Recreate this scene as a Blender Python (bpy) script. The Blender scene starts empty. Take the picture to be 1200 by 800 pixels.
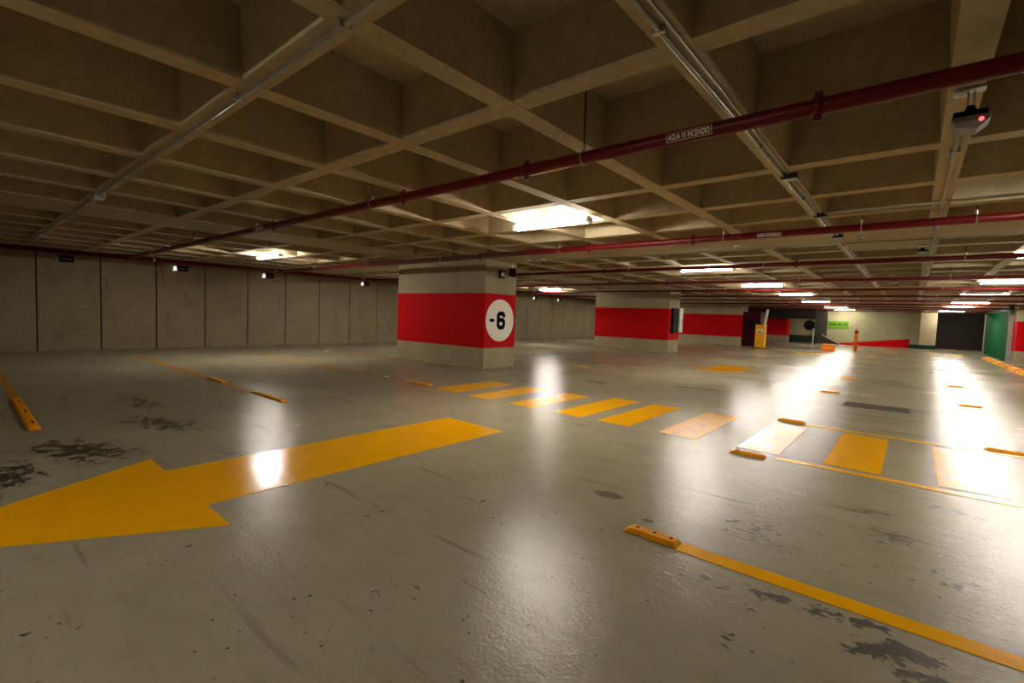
import bpy, bmesh, math, random
from mathutils import Vector, Matrix
random.seed(7)
S = bpy.context.scene
COL = S.collection

# ------------------------------------------------------------------ camera
cam_d = bpy.data.cameras.new('camera'); cam = bpy.data.objects.new('camera', cam_d); COL.objects.link(cam)
RX, RY, RU = (0.76245705, -0.06150719, 0.64410877), (0.64611663, 0.01924603, -0.76299600), (0.03453320, 0.99792107, 0.05441509)
cam.matrix_world = Matrix(((*RX, 0.0), (*RY, 0.0), (*RU, 1.4), (0, 0, 0, 1)))
cam_d.sensor_width = 36.0; cam_d.lens = 36.0 * 555.02 / 1200.0
cam_d.clip_start = 0.02; cam_d.clip_end = 300
S.camera = cam
# ------------------------------------------------------------------ world, exposure, lamp strength
W = bpy.data.worlds.new('world'); S.world = W; W.use_nodes = True
W.node_tree.nodes['Background'].inputs[0].default_value = (0, 0, 0, 1)
W.node_tree.nodes['Background'].inputs[1].default_value = 0.0
vs = S.view_settings
vs.view_transform = 'Standard'; vs.look = 'None'; vs.gamma = 1.0; vs.use_curve_mapping = False
vs.exposure = 0.0
TUBE = 270.0                      # emission strength of the fluorescent tubes
TUBE_COL = (1.0, 0.92, 0.80)

# ------------------------------------------------------------------ materials
def srgb(r, g, b):
    f = lambda c: (c/255/12.92) if c/255 <= 0.04045 else ((c/255+0.055)/1.055)**2.4
    return (f(r), f(g), f(b), 1)

class NT:
    def __init__(s, name):
        s.m = bpy.data.materials.new(name); s.m.use_nodes = True
        s.t = s.m.node_tree; s.b = s.t.nodes['Principled BSDF']
    def n(s, typ, ins=None, **kw):
        nd = s.t.nodes.new(typ)
        for k, v in kw.items(): setattr(nd, k, v)
        for k, v in (ins or {}).items(): s.put(nd.inputs[k], v)
        return nd
    def put(s, sock, v):
        if isinstance(v, bpy.types.NodeSocket): s.t.links.new(v, sock)
        else: sock.default_value = v
    def coord(s, scale=(1, 1, 1), rot=(0, 0, 0), loc=(0, 0, 0)):
        g = s.n('ShaderNodeNewGeometry')
        return s.n('ShaderNodeMapping', {'Vector': g.outputs['Position'], 'Scale': scale, 'Rotation': rot, 'Location': loc}).outputs[0]
    def noise(s, vec, scale, detail=3, rough=0.5, dist=0.0):
        return s.n('ShaderNodeTexNoise', {'Vector': vec, 'Scale': scale, 'Detail': detail, 'Roughness': rough, 'Distortion': dist}).outputs[0]
    def ramp(s, v, a, b, lo=0.0, hi=1.0):
        return s.n('ShaderNodeMapRange', {'Value': v, 'From Min': a, 'From Max': b, 'To Min': lo, 'To Max': hi}, clamp=True).outputs[0]
    def math(s, op, a, b=0.0):
        return s.n('ShaderNodeMath', {0: a, 1: b}, operation=op).outputs[0]
    def mix(s, f, a, b):
        nd = s.n('ShaderNodeMix', data_type='RGBA')
        s.put(nd.inputs[0], f); s.put(nd.inputs[6], a); s.put(nd.inputs[7], b)
        return nd.outputs[2]
    def bump(s, h, strength=0.2, dist=0.01, normal=None):
        ins = {'Height': h, 'Strength': strength, 'Distance': dist}
        if normal: ins['Normal'] = normal
        return s.n('ShaderNodeBump', ins).outputs[0]
    def out(s, color=None, rough=None, normal=None, metal=None, spec=None):
        for k, v in (('Base Color', color), ('Roughness', rough), ('Normal', normal), ('Metallic', metal), ('Specular IOR Level', spec)):
            if v is not None: s.put(s.b.inputs[k], v)
        return s.m

def plain(name, c, rough=0.5, metal=0.0, var=0.12, scale=9, spec=.18):
    t = NT(name); v = t.coord()
    n = t.noise(v, scale, 4)
    d = tuple(x*(1-var*2) for x in c[:3]) + (1,)
    return t.out(t.mix(t.ramp(n, .3, .7), d, c), t.ramp(n, .2, .8, max(rough-.07, .02), rough+.07), t.bump(t.noise(v, 180, 2), .08, .002), metal, spec)

def concrete(name, c1, c2, stain, stain_amt=.35, scale=1.0, rough=.85, formwork=None):
    t = NT(name); v = t.coord()
    a = t.noise(v, 1.3*scale, 6, .6); b = t.noise(v, 14*scale, 5, .65); f = t.noise(v, 90, 3)
    col = t.mix(t.ramp(a, .32, .68), c1, c2)
    col = t.mix(t.ramp(b, .35, .75, 0, .35), col, stain)
    s = t.noise(t.coord((1.6, 1.6, .45)), 1.7, 7, .7, .6)
    col = t.mix(t.ramp(s, .56, .75, 0, stain_amt), col, stain)
    pits = t.n('ShaderNodeTexVoronoi', {'Vector': v, 'Scale': 22.0}).outputs['Distance']
    col = t.mix(t.ramp(pits, .03, .08, .5, 0), col, stain)
    h = t.math('ADD', t.math('MULTIPLY', b, .6), t.math('MULTIPLY', f, .4))
    return t.out(col, rough, t.bump(h, .25, .008), spec=.25)

M = {}
M['ceiling'] = concrete('ceiling_concrete', srgb(186, 170, 138), srgb(170, 154, 122), srgb(116, 100, 74), .36)
M['wall'] = concrete('wall_concrete', srgb(158, 144, 116), srgb(144, 130, 104), srgb(84, 72, 54), .6)
M['joint'] = plain('dark_joint', srgb(30, 26, 22), .9)
M['column'] = concrete('column_concrete', srgb(172, 160, 130), srgb(156, 144, 116), srgb(94, 84, 66), .35)
M['red'] = plain('red_wall_paint', srgb(190, 2, 12), .75, var=.05, spec=.12)
M['white_paint'] = plain('white_sign_paint', srgb(240, 236, 224), .55, var=.02)
M['black_paint'] = plain('black_sign_paint', srgb(5, 5, 6), .8, spec=.03)
M['pipe'] = plain('red_pipe_enamel', srgb(96, 5, 14), .4, var=.1, spec=.25)
M['galv'] = plain('galvanised_steel', srgb(176, 172, 160), .35, .75)
M['dark_steel'] = plain('dark_steel', srgb(62, 56, 50), .5, .4)
M['enamel'] = plain('white_enamel', srgb(228, 226, 218), .35, var=.03)
M['black'] = plain('black_plastic', srgb(12, 12, 13), .6, spec=.08)
M['grey'] = plain('grey_plastic', srgb(150, 146, 140), .45)
M['yellow_cab'] = plain('yellow_cabinet_enamel', srgb(236, 168, 30), .4, var=.05)
M['orange'] = plain('orange_plastic', srgb(226, 120, 24), .5)
M['green'] = plain('green_wall_paint', srgb(0, 92, 46), .8, var=.08, spec=.05)
M['dkgreen'] = plain('dark_green_paint', srgb(22, 48, 36), .55)
M['beige'] = concrete('beige_wall_paint', srgb(162, 157, 124), srgb(150, 145, 114), srgb(112, 106, 82), .2)
M['lime'] = plain('lime_sign_paint', srgb(98, 146, 26), .6)
M['maroon'] = plain('maroon_enamel', srgb(62, 6, 16), .6, spec=.08)
M['shutter'] = plain('dark_shutter_steel', srgb(58, 48, 40), .55, .2)
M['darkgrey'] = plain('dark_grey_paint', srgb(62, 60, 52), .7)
M['rust'] = plain('rubber_yellow', srgb(244, 160, 0), .6, var=.08, scale=20, spec=.08)
M['drain'] = plain('worn_drain_iron', srgb(88, 80, 66), .5)
M['paper'] = plain('paper', srgb(235, 232, 225), .8, var=.02)

def emit(name, col, st):
    t = NT(name); t.put(t.b.inputs['Base Color'], (*col, 1)); t.put(t.b.inputs['Emission Color'], (*col, 1)); t.put(t.b.inputs['Emission Strength'], st)
    return t.m
M['tube'] = emit('fluorescent_tube', TUBE_COL, TUBE)
M['led_red'] = emit('red_indicator', (1, .12, .12), 2.0)
M['plate_glow'] = emit('backlit_plate_white', (1, .97, .9), .9)

def blob_sum(t, blobs):
    acc = None
    for (x, y, rx, ry, ang, k) in blobs:
        g = t.n('ShaderNodeNewGeometry')
        mp = t.n('ShaderNodeMapping', {'Vector': g.outputs['Position'], 'Location': (x, y, 0), 'Rotation': (0, 0, math.radians(ang)), 'Scale': (rx, ry, 1)}, vector_type='TEXTURE').outputs[0]
        ln = t.n('ShaderNodeVectorMath', {0: mp}, operation='LENGTH').outputs['Value']
        w = t.ramp(ln, 0.0, 1.0, k, 0.0)
        acc = w if acc is None else t.math('MAXIMUM', acc, w)
    return acc

def floor_nodes(t, bk=.36, r0=.18, r1=.27):
    """shared wear and relief of the coated slab: returns bump normal and roughness"""
    v = t.coord()
    fine = t.noise(v, 55, 3, .6)
    mid = t.noise(v, 9, 4, .6)
    streak = t.noise(t.coord((.9, 7.0, 1), (0, 0, .16)), 2.2, 3, .5)
    h = t.math('ADD', t.math('MULTIPLY', fine, .55), t.math('ADD', t.math('MULTIPLY', mid, .55), t.math('MULTIPLY', streak, .28)))
    nrm = t.bump(h, bk, .010)
    big = t.noise(v, .55, 5, .6)
    rgh = t.math('ADD', t.ramp(big, .3, .7, r0, r1), t.ramp(streak, .2, .8, -.02, .03))
    return v, streak, big, fine, nrm, rgh

def make_floor():
    t = NT('grey_epoxy_floor')
    v, streak, big, fine, nrm, rgh = floor_nodes(t)
    c = t.mix(t.ramp(big, .3, .7), srgb(148, 141, 119), srgb(160, 152, 129))
    c = t.mix(t.ramp(t.noise(v, 3.0, 6, .65), .45, .75, 0, .4), c, srgb(132, 122, 98))
    c = t.mix(t.ramp(streak, .55, .75, 0, .3), c, srgb(126, 116, 94))
    # chipped coating: dark bare patches
    n1 = t.noise(v, 9, 5, .62, .4)
    n1b = t.noise(t.coord((1, 2.2, 1), (0, 0, -.5)), 16, 4, .6)
    flakes = blob_sum(t, [(.02, 2.62, .34, .13, 25, 1.25), (-.10, 2.78, .2, .1, 20, .95), (.16, 2.50, .24, .12, 10, 1.1), (-.42, 2.72, .36, .2, 15, .75), (-.72, 2.62, .4, .2, 0, .60), (-.55, 2.2, .12, .08, 0, .8),
        (.0, 4.05, .28, .25, 20, .85), (-.15, 4.5, .25, .2, 0, .75), (.25, 3.6, .3, .2, 0, .66), (.3, 5.0, .4, .15, 0, .8), (-.75, 3.5, .5, .4, 0, .6),
        (-5.9, .75, 1.2, .5, 25, .98), (-6.6, 1.6, 1.4, .45, 20, .86), (-4.9, 1.7, .7, .3, 0, .78), (-5.4, .25, .8, .35, 0, 1.0), (-6.4, 3.0, 1.0, .4, 0, .68), (-8.2, 1.7, 1.6, .5, 0, .72), (-8.0, 4.4, 1.8, .6, 0, .66)])
    fm = t.ramp(t.math('ADD', flakes, t.math('MULTIPLY', t.math('ADD', t.math('SUBTRACT', n1, .5), t.math('MULTIPLY', t.math('SUBTRACT', n1b, .5), .6)), 2.6)), .58, .68)
    # scattered specks everywhere
    n2 = t.noise(v, 19, 3, .5, .2); n2b = t.noise(v, 2.3, 3, .5)
    sp = t.ramp(t.math('ADD', n2, t.math('MULTIPLY', t.math('SUBTRACT', n2b, .5), .35)), .70, .725)
    mask = t.math('MAXIMUM', fm, sp)
    c = t.mix(t.math('MULTIPLY', mask, .88), c, srgb(40, 32, 23))
    # oil spots and tyre marks
    oil = blob_sum(t, [(-1.77, 3.36, .19, .10, 5, 1.6), (-1.33, 3.12, .07, .05, 0, 1.2), (-.42, 10.55, .62, .5, 0, 1.1), (-6.3, 8.0, .5, .2, 0, .6), (-3.2, 10.2, 1.6, .25, 15, .8), (-5.2, 9.2, 1.2, .2, 0, .7), (-9.2, 8.45, 1.5, .3, 0, .5)])
    om = t.ramp(t.math('ADD', oil, t.math('MULTIPLY', t.math('SUBTRACT', t.noise(v, 4, 4), .5), 1.2)), .4, .6, 0, .6)
    c = t.mix(om, c, srgb(66, 58, 46))
    tyre = t.noise(t.coord((.35, 5, 1), (0, 0, -.10)), 1.6, 4, .55)
    c = t.mix(t.ramp(tyre, .62, .72, 0, .45), c, srgb(74, 66, 52))
    rgh = t.math('ADD', rgh, t.math('MULTIPLY', mask, .12))
    return t.out(c, rgh, nrm, spec=.15)
M['floor'] = make_floor()

def make_line_paint(name, c, wear_c, lo, hi, amt, r0=.10, r1=.15):
    t = NT(name)
    v, streak, big, fine, nrm, rgh = floor_nodes(t, .2, r0, r1)
    cc = t.mix(t.ramp(t.noise(v, 5, 5, .6), .3, .75, 0, .5), c, tuple(x*.82 for x in c[:3]) + (1,))
    w = t.noise(v, 7, 6, .7, .3)
    cc = t.mix(t.ramp(w, lo, hi, 0, amt), cc, wear_c)
    return t.out(cc, rgh, nrm, spec=.25)
M['paint'] = make_line_paint('yellow_floor_paint', srgb(246, 176, 0), srgb(190, 146, 40), .62, .74, .3)
M['paint_worn_dim'] = make_line_paint('dim_worn_yellow_floor_paint', srgb(196, 132, 10), srgb(140, 118, 72), .50, .66, .7, .2, .28)  # worn yellow, darkened to carry the dim light over the left bays
M['paint_worn'] = make_line_paint('worn_yellow_floor_paint', srgb(240, 172, 10), srgb(158, 146, 112), .52, .66, .65, .2, .28)

# ------------------------------------------------------------------ mesh helpers
class MB:
    def __init__(s): s.v = []; s.f = []
    def box(s, x0, x1, y0, y1, z0, z1):
        i = len(s.v)
        s.v += [(x0, y0, z0), (x1, y0, z0), (x1, y1, z0), (x0, y1, z0), (x0, y0, z1), (x1, y0, z1), (x1, y1, z1), (x0, y1, z1)]
        s.f += [tuple(i+k for k in q) for q in ((0, 3, 2, 1), (4, 5, 6, 7), (0, 1, 5, 4), (1, 2, 6, 5), (2, 3, 7, 6), (3, 0, 4, 7))]
        return s
    def prism(s, poly, z0, z1, fn=None):
        fn = fn or (lambda x, y, z: (x, y, z)); i = len(s.v); n = len(poly)
        s.v += [fn(x, y, z0) for x, y in poly] + [fn(x, y, z1) for x, y in poly]
        s.f += [tuple(range(i+n-1, i-1, -1)), tuple(range(i+n, i+2*n))]
        s.f += [(i+k, i+(k+1) % n, i+n+(k+1) % n, i+n+k) for k in range(n)]
        return s
    def cyl(s, p, q, r, n=12, r2=None):
        p, q = Vector(p), Vector(q); r2 = r if r2 is None else r2
        d = (q-p).normalized(); a = d.orthogonal().normalized(); b = d.cross(a); i = len(s.v)
        for c, rr in ((p, r), (q, r2)):
            s.v += [tuple(c+(a*math.cos(2*math.pi*k/n)+b*math.sin(2*math.pi*k/n))*rr) for k in range(n)]
        s.f += [tuple(range(i+n-1, i-1, -1)), tuple(range(i+n, i+2*n))]
        s.f += [(i+k, i+(k+1) % n, i+n+(k+1) % n, i+n+k) for k in range(n)]
        return s
    def build(s, name, mat, parent=None, smooth=False, bevel=0.0):
        me = bpy.data.meshes.new(name)
        o3 = Vector(parent_world(parent)) if parent else Vector((0, 0, 0))
        me.from_pydata([tuple(Vector(v)-o3) for v in s.v], [], s.f); me.update()
        bm = bmesh.new(); bm.from_mesh(me)
        bmesh.ops.recalc_face_normals(bm, faces=bm.faces)
        if bevel: bmesh.ops.bevel(bm, geom=[e for e in bm.edges], offset=bevel, segments=2, affect='EDGES', profile=.6)
        if smooth:
            for f in bm.faces: f.smooth = len(f.verts) == 4
        bm.to_mesh(me); bm.free()
        if isinstance(mat, str): mat = M[mat]
        me.materials.append(mat)
        o = bpy.data.objects.new(name, me); COL.objects.link(o)
        if parent: o.parent = parent
        return o

def parent_world(p):
    l = Vector((0, 0, 0))
    while p is not None: l += p.location; p = p.parent
    return l

def tag(o, label=None, cat=None, group=None, kind=None):
    if label: o['label'] = label
    if cat: o['category'] = cat
    if group: o['group'] = group
    if kind: o['kind'] = kind
    return o

def empty(name, loc, label, cat, group=None):
    o = bpy.data.objects.new(name, None); COL.objects.link(o); o.location = loc; o.empty_display_size = .1
    return tag(o, label, cat, group)

def copy_tree(o, parent=None):
    c = o.copy(); COL.objects.link(c); c.parent = parent
    for ch in list(o.children): copy_tree(ch, c)
    return c

ORD = ['first', 'second', 'third', 'fourth', 'fifth', 'sixth', 'seventh', 'eighth', 'ninth', 'tenth', 'eleventh', 'twelfth']
ZC = 2.80           # soffit of the ribs
ZS = 3.22           # underside of the slab in the coffers
X0, X1, Y0, Y1 = -18.0, 13.0, -7.0, 52.5

# ------------------------------------------------------------------ floor
tag(MB().box(X0-.3, X1+.3, Y0-.3, Y1+.5, -.25, 0).build('floor', 'floor'), 'glossy grey coated concrete floor with chips and stains', kind='structure')

# ------------------------------------------------------------------ waffle ceiling
ceil_o = tag(MB().box(X0-.3, X1+.3, Y0-.3, Y1+.5, ZS, ZS+.25).build('ceiling', 'ceiling'), 'bare concrete waffle ceiling with deep square coffers', kind='structure')
def rib_mesh(mb, along, c, wb, wt, a0, a1, z0):
    if along == 'y': f = lambda u, z, a: (u, a, z)
    else: f = lambda u, z, a: (a, u, z)
    mb.prism([(c-wb/2, z0), (c+wb/2, z0), (c+wt/2, ZS+.01), (c-wt/2, ZS+.01)], a0, a1, f)
ribs_x = [.15, -1.01, -2.18, -3.35, -4.58, -5.78, -6.95, -8.05] + [-11.62-1.17*k for k in range(6)] + [1.33, 2.5, 3.67] + [7.4+1.17*k for k in range(5)]
for x in ribs_x:
    m = MB(); rib_mesh(m, 'y', x, .16, .22, Y0-.2, Y1+.3, ZC); m.build('rib', 'ceiling', ceil_o)
bands_y = [(8.45+11.8*k, 9.78+11.8*k) for k in range(-1, 4)]
ribs_y = []
for k in range(-1, 5):
    top = 7.3+11.8*k
    for j in range(9):
        y = top-1.205*j
        if Y0+.2 < y < Y1: ribs_y.append(y)
for y in ribs_y:
    m = MB(); rib_mesh(m, 'x', y, .16, .22, X0-.2, X1+.2, ZC+.004); m.build('rib', 'ceiling', ceil_o)
for a, b in bands_y:
    MB().box(X0-.2, X1+.2, a, b, ZC+.002, ZS+.01).build('beam', 'ceiling', ceil_o)
for a, b in ((-10.5, -9.25), (4.8, 6.1)):
    MB().box(a, b, Y0-.2, Y1+.3, ZC-.002, ZS+.01).build('beam', 'ceiling', ceil_o)
MB().box(-1.0, .14, 9.7, 10.8, ZC+.003, ZS+.01).build('solid_coffer', 'ceiling', ceil_o)

# ------------------------------------------------------------------ walls
def wall(name, box, mat, label):
    return tag(MB().box(*box).build(name, mat), label, kind='structure')
wl = wall('wall_left', (X0-.3, X0-.05, Y0-.3, Y1+.3, 0, ZS), 'joint', 'long grey concrete panel wall on the left')
y = 1.475-1.323*7; k = 0
panel = None
while y < Y1:
    if panel is None:
        panel = MB().box(X0-.06, X0, y+.014, y+1.323-.014, .0, ZC+.3).build('panel', 'wall', wl, bevel=.008); y00 = y
    else:
        c = panel.copy(); COL.objects.link(c); c.location = (0, y-y00, 0)
    y += 1.323
wall('wall_front', (X0-.3, X1+.3, Y0-.3, Y0, 0, ZS), 'wall', 'concrete wall behind the viewer')
wall('wall_right', (X1, X1+.3, Y0, Y1, 0, ZS), 'wall', 'concrete wall far to the right')
# far end of the hall
YB = 46.0
wb = wall('wall_back', (X0, -6.0, YB, YB+.3, 0, ZS), 'beige', 'beige far wall left of the ramp')
MB().box(X0, -6.0, YB-.02, YB, 0, .62).build('dado', 'dkgreen', wb)
rw = wall('wall_ramp', (-5.4, -.15, YB, YB+.3, 0, ZS), 'beige', 'beige far wall beside the ramp with sloping red base')
MB().prism([(-4.55, 0), (-.15, 0), (-.15, .69), (-4.45, .12)], YB-.025, YB, lambda x, z, y: (x, y, z)).build('red_base', 'red', rw)
MB().box(-3.86, -3.82, YB-.03, YB, .15, ZC).build('wall_joint', 'column', rw)
wall('wall_end', (1.2, X1, Y1-.2, Y1+.1, 0, ZS), 'darkgrey', 'dark end wall beyond the shutter')
tag(MB().box(-12.0, -5.9, 43.9, 44.1, 1.95, ZC).build('trim_1', 'darkgrey'), 'dark grey slab across the top of the far bay', kind='structure')  # dark grey slab, makes the upper part of the far bay dark
p = empty('concrete_pier', (-5.7, 45.8, 0), 'grey concrete pier left of the lime green wall sign', 'pier')
MB().box(-6.05, -5.35, 45.6, 46.0, 0, ZC).build('shaft', 'darkgrey', p)
p = empty('concrete_pier', (.55, 45.7, 0), 'pale concrete pier with dark green base right of red-based wall', 'pier')
MB().box(.38, 1.28, 45.4, 46.3, .3, ZC).build('shaft', 'column', p)
MB().box(-.15, .38, 45.75, 46.3, .3, ZC).build('return', 'column', p)
MB().box(-.15, 1.29, 45.38, 46.3, 0, .3).build('base', 'dkgreen', p)
p = empty('ramp_parapet', (-5, 45.5, 0), 'dark sloping ramp parapet with pale top edge by the far wall', 'parapet')
MB().prism([(-5.6, 0), (-4.45, 0), (-4.45, .04), (-5.6, .70)], 45.4, 45.58, lambda x, z, y: (x, y, z)).build('side', 'darkgrey', p)
MB().prism([(-5.6, .70), (-4.45, .04), (-4.40, .06), (-5.6, .76)], 45.37, 45.6, lambda x, z, y: (x, y, z)).build('coping', 'column', p)
# roller shutter in the dark bay
p = empty('roller_shutter', (2.5, 50, 0), 'dark brown roller shutter between pale pier and green wall', 'shutter')
for k in range(13):
    MB().box(1.3, 4.3, 50.0+.02*(k % 2), 50.08, .21*k+.01, .21*k+.20).build('slat', 'shutter', p)
MB().box(1.25, 1.4, 49.9, 50.1, 0, ZC).build('guide', 'darkgrey', p); MB().box(4.2, 4.35, 49.9, 50.1, 0, ZC).build('guide', 'darkgrey', p)
# green partition
p = empty('green_partition', (3.6, 38, 0), 'bright green painted partition behind the right-hand red column', 'partition')
MB().box(3.55, 3.60, 33.55, 42.9, .0, 2.47).build('panel', 'green', p)
MB().box(3.52, 3.78, 42.9, 43.4, 0, 2.55).build('jamb', 'grey', p)
MB().box(3.55, 3.715, 33.44, 33.55, 0, 2.55).build('jamb', 'grey', p)
MB().box(3.55, 3.60, 33.55, 42.9, 2.47, ZC).build('header', 'darkgrey', p)

# lettering helpers ------------------------------------------------
def text_mesh(body, size, offset=0.0):
    cu = bpy.data.curves.new('lettering', 'FONT'); cu.body = body; cu.size = size; cu.offset = offset; cu.align_x = 'CENTER'; cu.align_y = 'CENTER'; cu.resolution_u = 3
    o = bpy.data.objects.new('lettering', cu); COL.objects.link(o)
    dg = bpy.context.evaluated_depsgraph_get(); me = bpy.data.meshes.new_from_object(o.evaluated_get(dg))
    bpy.data.objects.remove(o); return me

# lime sign on the far wall
p = tag(MB().box(-5.30, -3.92, YB-.04, YB-.002, 1.28, 1.86).build('wall_sign', 'lime'), 'lime green painted sign with dark lettering on far wall', 'sign')
xs = -5.2
for wlen in (5, 3, 3):
    m = MB()
    for k in range(wlen):
        m.box(xs, xs+.075, YB-.05, YB-.038, 1.53, 1.66); xs += .095
    xs += .08
    m.build('lettering', 'dkgreen', p)['kind'] = 'stuff'

# ------------------------------------------------------------------ columns
def column(x0, x1, y0, y1, label):
    e = empty('column', ((x0+x1)/2, (y0+y1)/2, 0), label, 'column', 'red banded concrete columns')
    MB().box(x0, x1, y0, y1, 0, ZC+.02).build('shaft', 'column', e, bevel=.012)
    t = .004
    m = MB().box(x0-t, x1+t, y0-t, y1+t, .545, 1.955); m.build('red_band', 'red', e, bevel=.012)
    return e
c1 = column(-11.92, -8.30, 8.72, 9.93, 'red banded concrete column with the white -6 disc')
c2 = column(-12.0, -8.27, 20.5, 21.72, 'red banded concrete column with black and white cabinet on its side')
c3 = column(-12.3, -8.27, 32.3, 33.5, 'red banded concrete column left of the yellow barrier cabinet')
c4 = column(-11.9, -7.9, 44.2, 45.4, 'farthest red banded column, in shadow behind the yellow cabinet')
c5 = column(3.72, 7.3, 32.3, 33.5, 'red banded column at right edge beside green partition')
column(3.72, 7.3, 20.5, 21.72, 'red banded column just outside the right edge')
# the -6 disc
fx = lambda u, v, d: (-8.296+d, 9.305+u, 1.262+v)
m = MB(); m.prism([(.545*math.cos(2*math.pi*k/64), .55*math.sin(2*math.pi*k/64)) for k in range(64)], 0, .008, fx)
disc = m.build('level_disc', 'white_paint', c1); disc['label'] = 'white disc reading -6'
def stroke(mb, pts, w, d0, d1, fn):
    for (a, b) in zip(pts, pts[1:]):
        a = Vector(a); b = Vector(b); t = (b-a).normalized(); n = Vector((-t.y, t.x))*w/2
        mb.prism([tuple(a-n), tuple(b-n), tuple(b+n), tuple(a+n)], d0, d1, fn)
    for q in pts[1:-1]:
        mb.prism([(q[0]+w/2*math.cos(2*math.pi*k/14), q[1]+w/2*math.sin(2*math.pi*k/14)) for k in range(14)], d0, d1-.0004, fn)
m = MB(); pts = [(.125, .085), (.125, .13), (.08, .183), (-.05, .183), (-.1, .13), (-.1, -.13), (-.05, -.183), (.08, -.183), (.125, -.13), (.125, -.04), (.08, .015), (-.1, .015)]
stroke(m, [(x+.02, y) for x, y in pts], .108, .007, .013, fx); m.build('numeral', 'black_paint', disc)
m = MB(); m.prism([(-.405, -.04), (-.235, -.04), (-.235, .04), (-.405, .04)], .007, .013, fx); m.build('minus', 'black_paint', disc)

# small devices on column 1
def horn():
    e = empty('alarm_sounder', (-8.30, 9.30, 2.47), 'small black ring-shaped sounder high on the -6 column', 'alarm')
    MB().box(-8.30, -8.265, 9.2, 9.4, 2.37, 2.57).build('plate', 'black', e, bevel=.006)
    MB().cyl((-8.27, 9.3, 2.47), (-8.235, 9.3, 2.47), .06, 16).build('speaker', 'enamel', e)
    e2 = empty('alarm_bell', (-8.3, 9.72, 2.55), 'dark red alarm bell at top corner of the -6 column', 'alarm')
    MB().box(-8.30, -8.24, 9.62, 9.82, 2.44, 2.66).build('housing', 'maroon', e2, bevel=.01)
    MB().cyl((-8.24, 9.72, 2.55), (-8.2, 9.72, 2.55), .085, 18, .07).build('gong', 'maroon', e2)
    MB().box(-8.30, -8.26, 9.66, 9.76, 2.68, 2.75).build('strobe', 'enamel', e2, bevel=.005)
horn()
# cabinet on column 2
e = empty('fire_cabinet', (-8.26, 21.2, .88), 'black cabinet with white side panel on the second red column', 'cabinet')
MB().box(-8.262, -8.15, 20.72, 21.35, .88, 1.98).build('body', 'black', e, bevel=.01)
MB().box(-8.262, -8.10, 21.36, 21.72, .9, 2.0).build('side_panel', 'enamel', e, bevel=.01)
MB().box(-8.10, -8.07, 21.6, 21.66, 1.4, 1.5).build('latch', 'galv', e)

# ------------------------------------------------------------------ fluorescent lights
def make_light(L=1.3):
    e = empty('fluorescent_light', (0, 0, 0), 'x', 'light', 'fluorescent strip lights under the ceiling')
    MB().box(-L/2, L/2, -.032, .032, .022, .072).build('housing', 'enamel', e, bevel=.004)
    for s in (-1, 1):
        MB().cyl((-L/2+.03, s*.045, 0), (L/2-.03, s*.045, 0), .017, 12).build('tube', 'tube', e, True)
    for s in (-1, 1):
        MB().box(s*L/2-.02, s*L/2+.02, -.065, .065, -.025, .05).build('end_cap', 'enamel', e, bevel=.005)
        MB().cyl((s*.42, 0, .07), (s*.42, 0, ZS-2.73), .005, 6).build('suspension_rod', 'dark_steel', e)
    return e
light_proto = make_light()
ZL = 2.73
used = [False]
def light(x, y, label):
    o = light_proto if not used[0] else copy_tree(light_proto)
    used[0] = True
    o.location = (x, y, ZL); o['label'] = label
left_row = [5.65, 12.5, 18.35, 24.5, 30.3, 39.0, 44.6]
for i, y in enumerate(left_row):
    light(-4.12, y, ['glowing strip light nearest the viewer, in front of the -6 column', 'strip light right of the -6 column, second in the aisle row'][i] if i < 2 else ORD[i]+' strip light of the aisle row leading to the far wall')
light(-2.76, -3.3, 'strip light overhead at left, just outside the picture')
right_row = [6.0, 12.1, 18.15, 24.9, 30.7, 37.6, 44.6]
for i, y in enumerate(right_row):
    light(1.95, y, ORD[i]+' strip light of the right-hand row, counted from the viewer')
light(-13.3, 12.4, 'strip light hidden behind the -6 column')
light(-13.2, 5.5, 'strip light beside the left wall, left of the -6 column')
light(-13.8, 25.7, 'strip light hidden behind the second red column')
light(-13.8, 32.2, 'strip light hidden behind the third red column')
light(-13.8, 19.2, 'strip light seen between the two nearest red columns')

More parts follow.
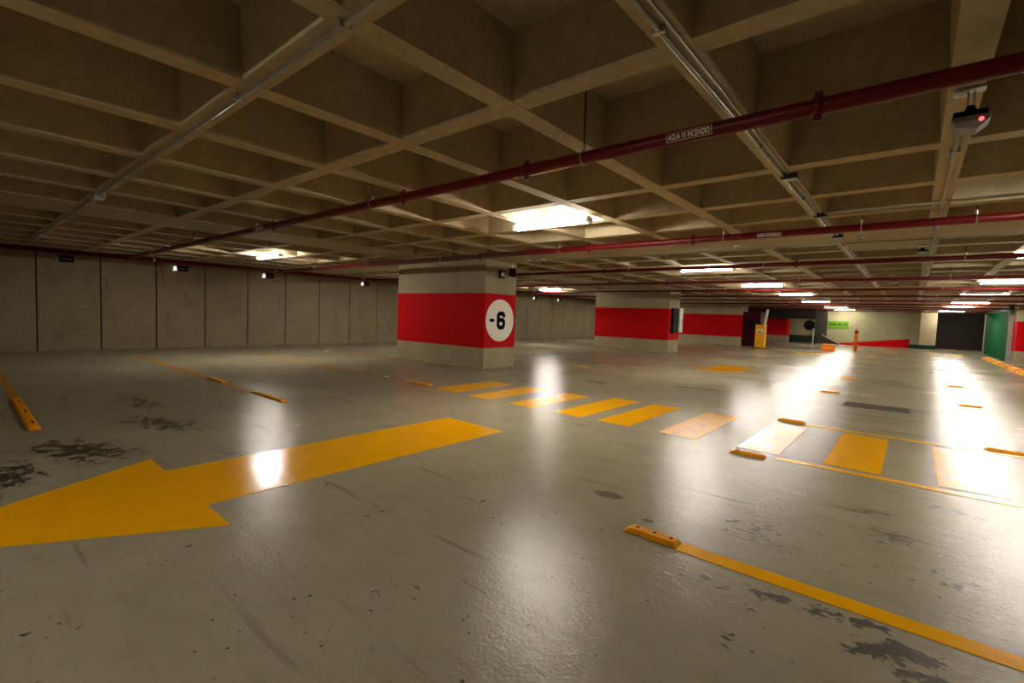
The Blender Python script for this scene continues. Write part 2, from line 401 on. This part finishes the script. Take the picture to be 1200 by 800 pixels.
# ------------------------------------------------------------------ sprinkler pipes
ZP = 2.65
def pipe_text(parent, X, Y, r, w=.30, h=.05):
    """white stencilled lettering with a frame, wrapped round the lower front of the pipe"""
    me = text_mesh('AGUA VS INCENDIO', 1.0, .012)
    xs = [v.co.x for v in me.vertices]; ys = [v.co.y for v in me.vertices]
    bm = bmesh.new(); bm.from_mesh(me); bpy.data.meshes.remove(me)
    sx = (w*.92)/(max(xs)-min(xs)); sy = (h*.66)/(max(ys)-min(ys)); cy = (max(ys)+min(ys))/2; cxx = (max(xs)+min(xs))/2
    for v in bm.verts: v.co = ((v.co.x-cxx)*sx, (v.co.y-cy)*sy, 0)
    def bar(x0, x1, y0, y1):
        vs_ = [bm.verts.new((x, y, 0)) for x, y in ((x0, y0), (x1, y0), (x1, y1), (x0, y1))]; bm.faces.new(vs_)
    t = .003
    bar(-w/2, w/2, h/2-t, h/2); bar(-w/2, w/2, -h/2, -h/2+t); bar(-w/2, -w/2+t, -h/2, h/2); bar(w/2-t, w/2, -h/2, h/2)
    for k in range(-6, 7):
        g = bm.verts[:]+bm.edges[:]+bm.faces[:]
        bmesh.ops.bisect_plane(bm, geom=g, plane_co=(0, k*h/13, 0), plane_no=(0, 1, 0))
    a0 = math.radians(-12)
    o3 = parent_world(parent)
    for v in bm.verts:
        a = a0+v.co.y/r; rr = r+.0015
        v.co = Vector((X+v.co.x, Y-math.cos(a)*rr, ZP+math.sin(a)*rr))-o3
    bmesh.ops.recalc_face_normals(bm, faces=bm.faces)
    m2 = bpy.data.meshes.new('lettering'); bm.to_mesh(m2); bm.free(); m2.materials.append(M['white_paint'])
    o = bpy.data.objects.new('lettering', m2); COL.objects.link(o); o.parent = parent
    o['label'] = 'white stencilled words AGUA VS INCENDIO in a frame'
def hanger(e, x, y, r, top=ZS):
    MB().cyl((x, y, ZP+r), (x, y, top), .006, 6).build('hanger_rod', 'dark_steel', e)
    m = MB()
    for k in range(16):
        a, b = 2*math.pi*k/16, 2*math.pi*(k+1)/16
        m.cyl((x, y+math.cos(a)*(r+.004), ZP+math.sin(a)*(r+.004)), (x, y+math.cos(b)*(r+.004), ZP+math.sin(b)*(r+.004)), .007, 5)
    m.cyl((x, y, ZP+r), (x, y, ZP+r+.05), .014, 8)
    m.build('hanger_ring', 'galv', e)
def coupling(e, x, y, r):
    m = MB(); m.cyl((x-.028, y, ZP), (x+.028, y, ZP), r+.008, 18)
    m.box(x-.02, x+.02, y-.012, y+.012, ZP+r, ZP+r+.035); m.box(x-.02, x+.02, y-.012, y+.012, ZP-r-.03, ZP-r)
    m.build('coupling', 'pipe', e, True)
pipe_ys = [3.22, 7.37, 11.15, 15.3, 19.3, 23.4, 27.4, 31.4, 35.5, 39.5, 43.4]
pl = ['nearest red sprinkler pipe crossing overhead, lettered AGUA VS INCENDIO', 'second red sprinkler pipe, passing just in front of the -6 column']
for i, y in enumerate(pipe_ys):
    r = .047 if i < 2 else .042
    lab = pl[i] if i < 2 else ORD[i]+' red sprinkler pipe crossing the ceiling, counted from the viewer'
    e = empty('sprinkler_pipe', (-16.85, y, ZP), lab, 'pipe', 'red sprinkler branch pipes')
    MB().cyl((-16.695, y, ZP), (X1-.02, y, ZP), r, 20).build('pipe', 'pipe', e, True)
    if i == 0: hx = [-2.05, -4.94, -8.2, -11.3, -14.4, 1.9, 5.0]; cpl = [-2.62, -4.34, -7.6, -.49, 3.0]
    elif i == 1: hx = [.46, -.57, -2.21, -5.14, -8.45, -11.4, -14.4, 3.6]; cpl = [-2.66, -4.5, -7.2, .9]
    else: hx = [.6-3.1*k for k in range(6)]+[3.7]; cpl = [-1.9, -6.3]
    for x in hx: hanger(e, x, y, r)
    for x in cpl: coupling(e, x, y, r)
    if i == 0: pipe_text(e, -1.215, y, r, .30, .058); pipe_text(e, -8.0, y, r, .30, .058)
    if i == 1: pipe_text(e, -1.6, y, r, .30, .05)
e = empty('sprinkler_main_pipe', (-16.85, 0, ZP), 'red sprinkler main running along the left wall', 'pipe')
MB().cyl((-16.85, Y0+.02, ZP), (-16.85, 45.9, ZP), .06, 20).build('pipe', 'pipe', e, True)
for y in [-3+3.4*k for k in range(12)]:
    MB().cyl((-16.85, y, ZP+.05), (-16.85, y, ZS), .007, 6).build('hanger_rod', 'dark_steel', e)
    MB().cyl((-16.85, y-.02, ZP), (-16.85, y+.02, ZP), .068, 18).build('hanger_ring', 'galv', e)
for y in pipe_ys:
    m = MB(); m.cyl((-16.85, y-.1, ZP), (-16.85, y+.1, ZP), .075, 18); m.cyl((-16.85, y, ZP), (-16.70, y, ZP), .058, 16); m.build('tee_fitting', 'pipe', e, True)

# ------------------------------------------------------------------ conduits along the ribs
def conduit(axis, c, a0, a1, label, r=.013, z=ZC-.022, clamps=(), boxes=()):
    f = (lambda a, cc=c: (a, cc, z)) if axis == 'x' else (lambda a, cc=c: (cc, a, z))
    e = empty('electrical_conduit', f(a0), label, 'conduit', 'electrical conduits under the ribs')
    MB().cyl(f(a0), f(a1), r, 10).build('tube', 'galv', e, True)
    for a in clamps:
        x, y, _ = f(a); w = (.012, .032) if axis == 'x' else (.032, .012)
        MB().box(x-w[0], x+w[0], y-w[1], y+w[1], z-.016, ZC-.002).build('clamp', 'galv', e)
    for a in boxes:
        x, y, _ = f(a); b = MB().box(x-.07, x+.07, y-.06, y+.06, ZC-.075, ZC).build('junction_box', 'grey', e, bevel=.006)
        MB().box(x-.062, x+.062, y-.052, y+.052, ZC-.08, ZC-.074).build('cover', 'enamel', b)
    return e
conduit('x', 1.26, -17.5, 12.0, 'thin grey conduit along the nearest cross rib at upper left', clamps=[-2.2-1.3*k for k in range(10)], boxes=(-8.15, -14.0))
conduit('y', -1.01, Y0+.2, 20.0, 'steel conduit on the rib above the AGUA VS INCENDIO lettering', clamps=[2.2+1.9*k for k in range(9)], boxes=())
conduit('y', -.965, Y0+.2, 14.0, 'second thin conduit beside the one above the pipe lettering', r=.008, z=ZC-.012)
conduit('y', .16, 4.2, 40.0, 'steel conduit running away under the rib behind the hanging detector', clamps=[5+1.8*k for k in range(14)], boxes=(12.0,))
conduit('x', 6.85, -.9, 12.5, 'pale conduit crossing just before the second pipe at right', r=.016, z=ZC-.03, clamps=(-.3, 1.3, 2.5))
conduit('x', 9.62, -6.9, 12.5, 'dark line of conduit under the first solid beam', r=.012, z=ZC-.02, clamps=(-6, -4, -2, 0, 2))
for x, y, nm in ((-1.01, 5.05, 'nearest'), (-1.01, 7.0, 'middle'), (-1.01, 8.75, 'farthest')):
    e = empty('junction_box', (x, y, ZC), nm+' small junction box on the conduit rib near the second pipe', 'junction box', 'small junction boxes')
    MB().box(x-.02, x+.12, y-.045, y+.045, ZC-.05, ZC).build('body', 'dark_steel', e, bevel=.005)
    MB().box(x-.01, x+.11, y-.035, y+.035, ZC-.056, ZC-.049).build('cover', 'galv', e)

# hanging detector and its siblings
def detector(x, y, drop, label, s=1.0):
    e = empty('hanging_detector', (x, y, ZC), label, 'detector', 'detectors hanging from the ceiling')
    MB().box(x-.06*s, x+.06*s, y-.04*s, y+.04*s, ZC-.016, ZC).build('mount_plate', 'galv', e, bevel=.003)
    MB().box(x-.075*s, x-.02*s, y-.02, y+.02, ZC-.034, ZC-.016).build('bracket', 'enamel', e)
    for d in (-.013, .013):
        MB().cyl((x+d, y, ZC-.02), (x+d, y, ZC-drop+.06), .006, 8).build('rod', 'galv', e)
    z = ZC-drop
    MB().cyl((x, y, z+.03), (x, y, z+.075), .035*s, 14, .018*s).build('collar', 'black', e, True)
    MB().box(x-.075*s, x+.075*s, y-.06*s, y+.06*s, z, z+.035).build('cap', 'black', e, bevel=.008)
    m = MB()
    m.prism([(-.085*s, 0), (.085*s, 0), (.082*s, -.03*s), (.03*s, -.075*s), (-.06*s, -.06*s)], -.07*s, .07*s, lambda u, v, d: (x+u, y+d, z+v))
    b = m.build('body', 'grey', e, bevel=.006)
    if s == 1.0: MB().cyl((x+.045*s, y-.068*s, z-.03*s), (x+.045*s, y-.078*s, z-.03*s), .011*s, 12).build('indicator', 'led_red', b)
detector(.175, 3.83, .175, 'grey wedge-shaped detector with red light hanging at upper right')
detector(.04, 10.35, .12, 'grey detector on the rib beyond the second pipe', .95)
detector(-.47, 15.6, .16, 'small grey detector hanging before the fifth pipe', 1.3)
for x, y, l in ((-.7, 9.1, 'white smoke detector on the solid beam at right'), (-2.5, 9.15, 'white smoke detector on the solid beam above the second aisle light'), (-6.95, 9.3, 'white smoke detector on the beam, right of its twin by the -6 column'), (-7.4, 9.3, 'white smoke detector on the beam nearest the -6 column')):
    e = empty('smoke_detector', (x, y, ZC), l, 'smoke detector', 'smoke detectors on the solid beam')
    MB().cyl((x, y, ZC), (x, y, ZC-.025), .055, 18).build('base', 'enamel', e, True)
    MB().cyl((x, y, ZC-.025), (x, y, ZC-.06), .04, 18, .02).build('sensor', 'grey', e, True)

# ------------------------------------------------------------------ bay plates on the left wall
for i, y in enumerate((2.03, 4.75, 7.45, 11.45, 23.4, 26.0)):
    lab = ['leftmost black bay plate high on the left wall, unlit', 'second black bay plate high on the left wall', 'third black bay plate high on the left wall', 'black bay plate on the left wall beside the -6 column', 'black bay plate seen just right of the -6 column', 'black bay plate midway between the two nearest columns'][i]
    e = empty('bay_plate', (X0, y, 2.53), lab, 'sign', 'black bay plates on the left wall')
    MB().box(X0, X0+.05, y-.14, y+.20, 2.45, 2.62).build('plate', 'black', e, bevel=.005)
    mm = 'grey' if i == 0 else 'plate_glow'
    m = MB(); m.prism([(-.20, -.07), (-.10, -.07), (-.12, .07), (-.17, .07)], 0, .06, lambda u, v, d: (X0+d, y+u, 2.53+v)); m.build('pictogram', mm, e)
    m = MB()
    for k in range(4): m.box(X0+.05, X0+.054, y-.05+.055*k, y-.015+.055*k, 2.515, 2.55)
    m.build('lettering', 'grey', e)

# ------------------------------------------------------------------ floor markings
TP = .003
def marking(name, poly, label, mat='paint', group=None, z=TP):
    return tag(MB().prism(poly, 0.0002, z).build(name, mat), label, 'floor marking', group)
def rect(x0, x1, y0, y1): return [(x0, y0), (x1, y0), (x1, y1), (x0, y1)]
def arrow(x, tip, s0, tail, hw=.955, sw=.50):
    return [(x, tip), (x+hw, s0), (x+sw, s0), (x+sw, tail), (x-sw, tail), (x-sw, s0), (x-hw, s0)]
marking('painted_arrow', arrow(-4.205, -.44, 1.13, 4.28), 'large yellow direction arrow painted on the floor at left', group='painted arrows')
marking('painted_arrow', arrow(-4.3, 14.1, 14.9, 16.6), 'distant yellow painted arrow past the second aisle light', group='painted arrows')
marking('painted_arrow', arrow(-4.0, 26.6, 27.3, 28.8), 'farthest yellow painted arrow before the yellow barrier cabinet', 'paint_worn', group='painted arrows')
bars = [(-6.75, -6.15), (-5.78, -5.28), (-4.86, -4.36), (-3.98, -3.50), (-3.24, -2.78), (-2.37, -1.9), (-1.44, -1.02), (-.62, -.15), (.26, .72)]
for i, (a, b) in enumerate(bars):
    marking('crossing_stripe', rect(a, b, 5.72 if i else 5.8, 7.35 if i < 3 else 7.6),
            'yellow zebra stripe nearest the -6 column' if i == 0 else ORD[i]+' yellow zebra stripe counted from the -6 column', 'paint_worn' if i in (1, 2, 5, 6, 8) else 'paint', 'zebra crossing stripes')
marking('bay_line', rect(-1.03, 3.9, 2.84, 2.965), 'yellow bay line in the right foreground', group='yellow bay lines')
marking('bay_line', rect(-1.02, 3.9, 5.52, 5.63), 'faded yellow bay line along near edge of the right zebra stripes', 'paint_worn', 'yellow bay lines')
marking('bay_line', rect(-1.08, 3.9, 7.74, 7.85), 'faded yellow bay line along far edge of the right zebra stripes', 'paint_worn', 'yellow bay lines')
for y, l in ((.55, 'yellow bay line at the far left edge'), (3.17, 'yellow bay line left of centre, running to the left wall'), (5.9, 'thin yellow bay line ending left of the -6 column'), (8.62, 'yellow bay line along the foot of the -6 column'), (11.6, 'yellow bay line just behind the -6 column'), (20.36, 'yellow bay line along the foot of the second red column')):
    marking('bay_line', rect(-15.7, -7.35, y-.055, y+.055) if y < 8 else rect(-15.7, -8.1, y-.055, y+.055), l, 'paint_worn_dim', 'yellow bay lines')
for i, (x, y, w, d) in enumerate(((.94, 38.1, .55, 1.2), (1.87, 37.3, .8, 1.6), (-.9, 35.1, .62, 1.6), (-1.45, 28.9, .4, .7), (1.0, 32.6, .4, .8), (2.0, 47, .9, .8))):
    marking('floor_dash', rect(x-w/2, x+w/2, y-d/2, y+d/2), ['worn yellow dash before the pale far pier', 'worn yellow dash right of the pale pier', 'worn yellow dash in front of the red-based wall', 'small worn yellow dash near the bollard', 'small yellow dash under the right-hand lights', 'farthest yellow dash before the roller shutter'][i], 'paint_worn', 'far yellow dashes')

# lane end pieces (low yellow blocks bolted to the floor)
def make_stop(L=.36, W=.105, H=.030):
    e = empty('lane_stop', (0, 0, 0), 'x', 'lane stop', 'yellow lane stops bolted to the floor')
    m = MB(); c = W*.28
    i = 0
    top = [(-L/2+.05, -W/2+c*.5), (L/2-.02, -W/2+c*.5), (L/2-.02, W/2-c*.5), (-L/2+.05, W/2-c*.5)]
    bot = [(-L/2, -W/2), (L/2, -W/2), (L/2, W/2), (-L/2, W/2)]
    m.v = [(x, y, .0002) for x, y in bot]+[(x, y, H) for x, y in top]
    m.f = [(0, 3, 2, 1), (4, 5, 6, 7), (0, 1, 5, 4), (1, 2, 6, 5), (2, 3, 7, 6), (3, 0, 4, 7)]
    m.build('block', 'rust', e, bevel=.006)
    for k in (-.27, .05, .36):
        MB().cyl((k*L, .01, H-.004), (k*L, .01, H+.003), .011, 10).build('bolt', 'black', e)
    return e
stop0 = make_stop(); sused = [False]
def lane_stop(x, y, label, rz=0, sx=1, z=0):
    o = stop0 if not sused[0] else copy_tree(stop0)
    sused[0] = True; o.location = (x, y, z); o.rotation_euler = (0, 0, rz); o.scale = (sx, 1, 1); o['label'] = label
for y, l in ((2.905, 'yellow lane stop at the end of the foreground bay line'), (5.48, 'yellow lane stop by the seventh zebra stripe, near side'), (7.86, 'yellow lane stop by the seventh zebra stripe, far side'), (12.05, 'lane stop beyond the crossing, third of the aisle edge'), (15.9, 'lane stop farthest along the aisle edge')):
    lane_stop(-1.27 if y > 3 else -1.215, y, l)
for y, l in ((7.95, 'yellow lane stop at the right edge of the picture'), (12.25, 'lane stop second in the right-hand file'), (16.25, 'lane stop third in the right-hand file'), (22.6, 'lane stop farthest in the right-hand file')):
    lane_stop(.9, y, l, 0, .95)
for x, y, l, s in ((-8.35, .55, 'long yellow lane stop at the far left edge', 7.2), (-7.62, 3.17, 'yellow lane stop ending the left centre bay line', 3.2), (-9.85, 3.17, 'yellow lane stop midway on the left centre bay line', 2.4), (-7.25, 5.9, 'yellow lane stop ending the thin line left of the -6 column', 1.5), (-7.15, 11.6, 'lane stop right of the -6 column base', 1.0)):
    lane_stop(x, y, l, 0, s, TP)

# yellow kerb on the right
for k in range(8):
    y = 19.2+2.15*k
    e = empty('kerb_block', (3.0, y, 0), ('nearest' if k == 0 else ORD[k])+' yellow kerb block of the row leading to the green partition', 'kerb', 'yellow kerb blocks at right')
    m = MB(); m.prism([(-.17, 0.0002), (.17, 0.0002), (.11, .10), (-.11, .10)], -.85, .85, lambda u, v, d: (3.0+u+.02*(k % 2), y+d, v)); m.build('block', 'rust', e, bevel=.01)
    MB().box(2.93, 3.07, y-.3, y+.3, .0985, .104).build('white_strip', 'white_paint', e)  # white strip along the middle of the block top

tag(MB().prism([(-.07, -.04), (.06, -.05), (.08, .03), (-.05, .05)], .0035, .006, lambda x, y, z: (-8.58+x, 6.02+y, z+.01*max(0, x))).build('paper_scrap', 'paper'), 'small white scrap of paper on the line left of the -6 column', 'litter')
# floor drain grating
e = empty('floor_drain', (-.42, 10.6, 0), 'dark rectangular drain cover in the floor beyond the crossing', 'drain')
MB().box(-.92, .08, 10.28, 10.9, .0003, .004).build('frame', 'drain', e)
for k in range(9):
    MB().box(-.88, .04, 10.32+.063*k, 10.32+.063*k+.035, .004, .008).build('slat', 'drain', e)

# ------------------------------------------------------------------ far equipment
e = empty('barrier_gate', (-6.73, 30.3, 0), 'yellow barrier cabinet with raised white arm beside the third red column', 'barrier')
MB().box(-6.98, -6.48, 30.1, 30.5, .05, 1.34).build('cabinet', 'yellow_cab', e, bevel=.015)
MB().box(-7.0, -6.46, 30.08, 30.52, 0, .05).build('plinth', 'black', e)
MB().box(-7.0, -6.46, 30.08, 30.52, 1.34, 1.38).build('lid', 'yellow_cab', e, bevel=.01)
lb = MB().box(-6.88, -6.58, 30.08, 30.1, .88, 1.12).build('label_panel', 'white_paint', e)
m = MB(); m.prism([(-6.80, .95), (-6.66, .95), (-6.73, 1.07)], 30.075, 30.081, lambda x, z, y: (x, y, z)); m.box(-6.87, -6.59, 30.075, 30.081, .89, .92); m.build('symbol', 'black_paint', lb)
MB().box(-6.9, -6.56, 30.09, 30.101, .36, .38).build('vent', 'black', e)
m = MB(); m.prism([(-6.60, 1.36), (-6.48, 1.36), (-6.36, 2.26), (-6.48, 2.26)], 30.25, 30.31, lambda x, z, y: (x, y, z)); m.build('arm', 'enamel', e, bevel=.006)
e = empty('maroon_kiosk', (-7.75, 32.6, 0), 'dark maroon kiosk between third red column and yellow barrier', 'kiosk')
MB().box(-8.22, -7.2, 32.3, 33.2, .06, 2.15).build('body', 'maroon', e, bevel=.012)
MB().box(-8.18, -7.24, 32.33, 33.17, 0, .06).build('plinth', 'black', e)
MB().box(-7.95, -7.45, 32.285, 32.3, 1.1, 1.6).build('screen', 'black', e, bevel=.004)
e = empty('maroon_cabinet', (-12.7, 33.6, 0), 'tall dark maroon cabinet glimpsed left of the third red column', 'cabinet')
MB().box(-13.0, -12.36, 33.3, 33.9, .0, 2.5).build('body', 'maroon', e, bevel=.012)
MB().box(-12.95, -12.7, 33.28, 33.3, .1, 2.4).build('door', 'maroon', e, bevel=.004)
e = empty('signal_post', (-4.93, 36.2, 0), 'black round signal head on a slim white post', 'signal')
MB().cyl((-4.93, 36.2, 0), (-4.93, 36.2, 1.3), .035, 12).build('post', 'enamel', e, True)
MB().cyl((-4.93, 36.2, 0), (-4.93, 36.2, .03), .11, 16).build('base_plate', 'galv', e)
MB().cyl((-5.18, 36.10, 1.45), (-5.18, 36.18, 1.45), .32, 28).build('disc', 'black', e)
MB().box(-4.98, -4.88, 36.08, 36.2, 1.28, 1.78).build('lamp_box', 'black', e, bevel=.008)
MB().cyl((-4.93, 36.05, 1.72), (-4.93, 36.08, 1.72), .035, 12).build('lens', 'enamel', e)
e = empty('orange_block', (-3.66, 32.5, 0), 'low orange plastic block on the floor left of the bollard', 'barrier block')
m = MB(); m.prism([(-3.98, 0), (-3.33, 0), (-3.38, .40), (-3.93, .40)], 32.3, 32.7, lambda x, z, y: (x, y, z)); m.build('body', 'orange', e, bevel=.02)
MB().box(-3.9, -3.42, 32.28, 32.33, .16, .22).build('groove', 'rust', e)
e = empty('bollard', (-2.58, 35.1, 0), 'slim orange bollard with black band before the far wall', 'bollard')
MB().cyl((-2.58, 35.1, 0), (-2.58, 35.1, 1.27), .085, 18).build('post', 'orange', e, True)
MB().cyl((-2.58, 35.1, 1.06), (-2.58, 35.1, 1.17), .09, 18).build('band', 'black', e, True)
MB().cyl((-2.58, 35.1, 1.27), (-2.58, 35.1, 1.31), .085, 18, .04).build('cap', 'orange', e, True)
MB().cyl((-2.58, 35.1, 0), (-2.58, 35.1, .03), .14, 18).build('base', 'orange', e)
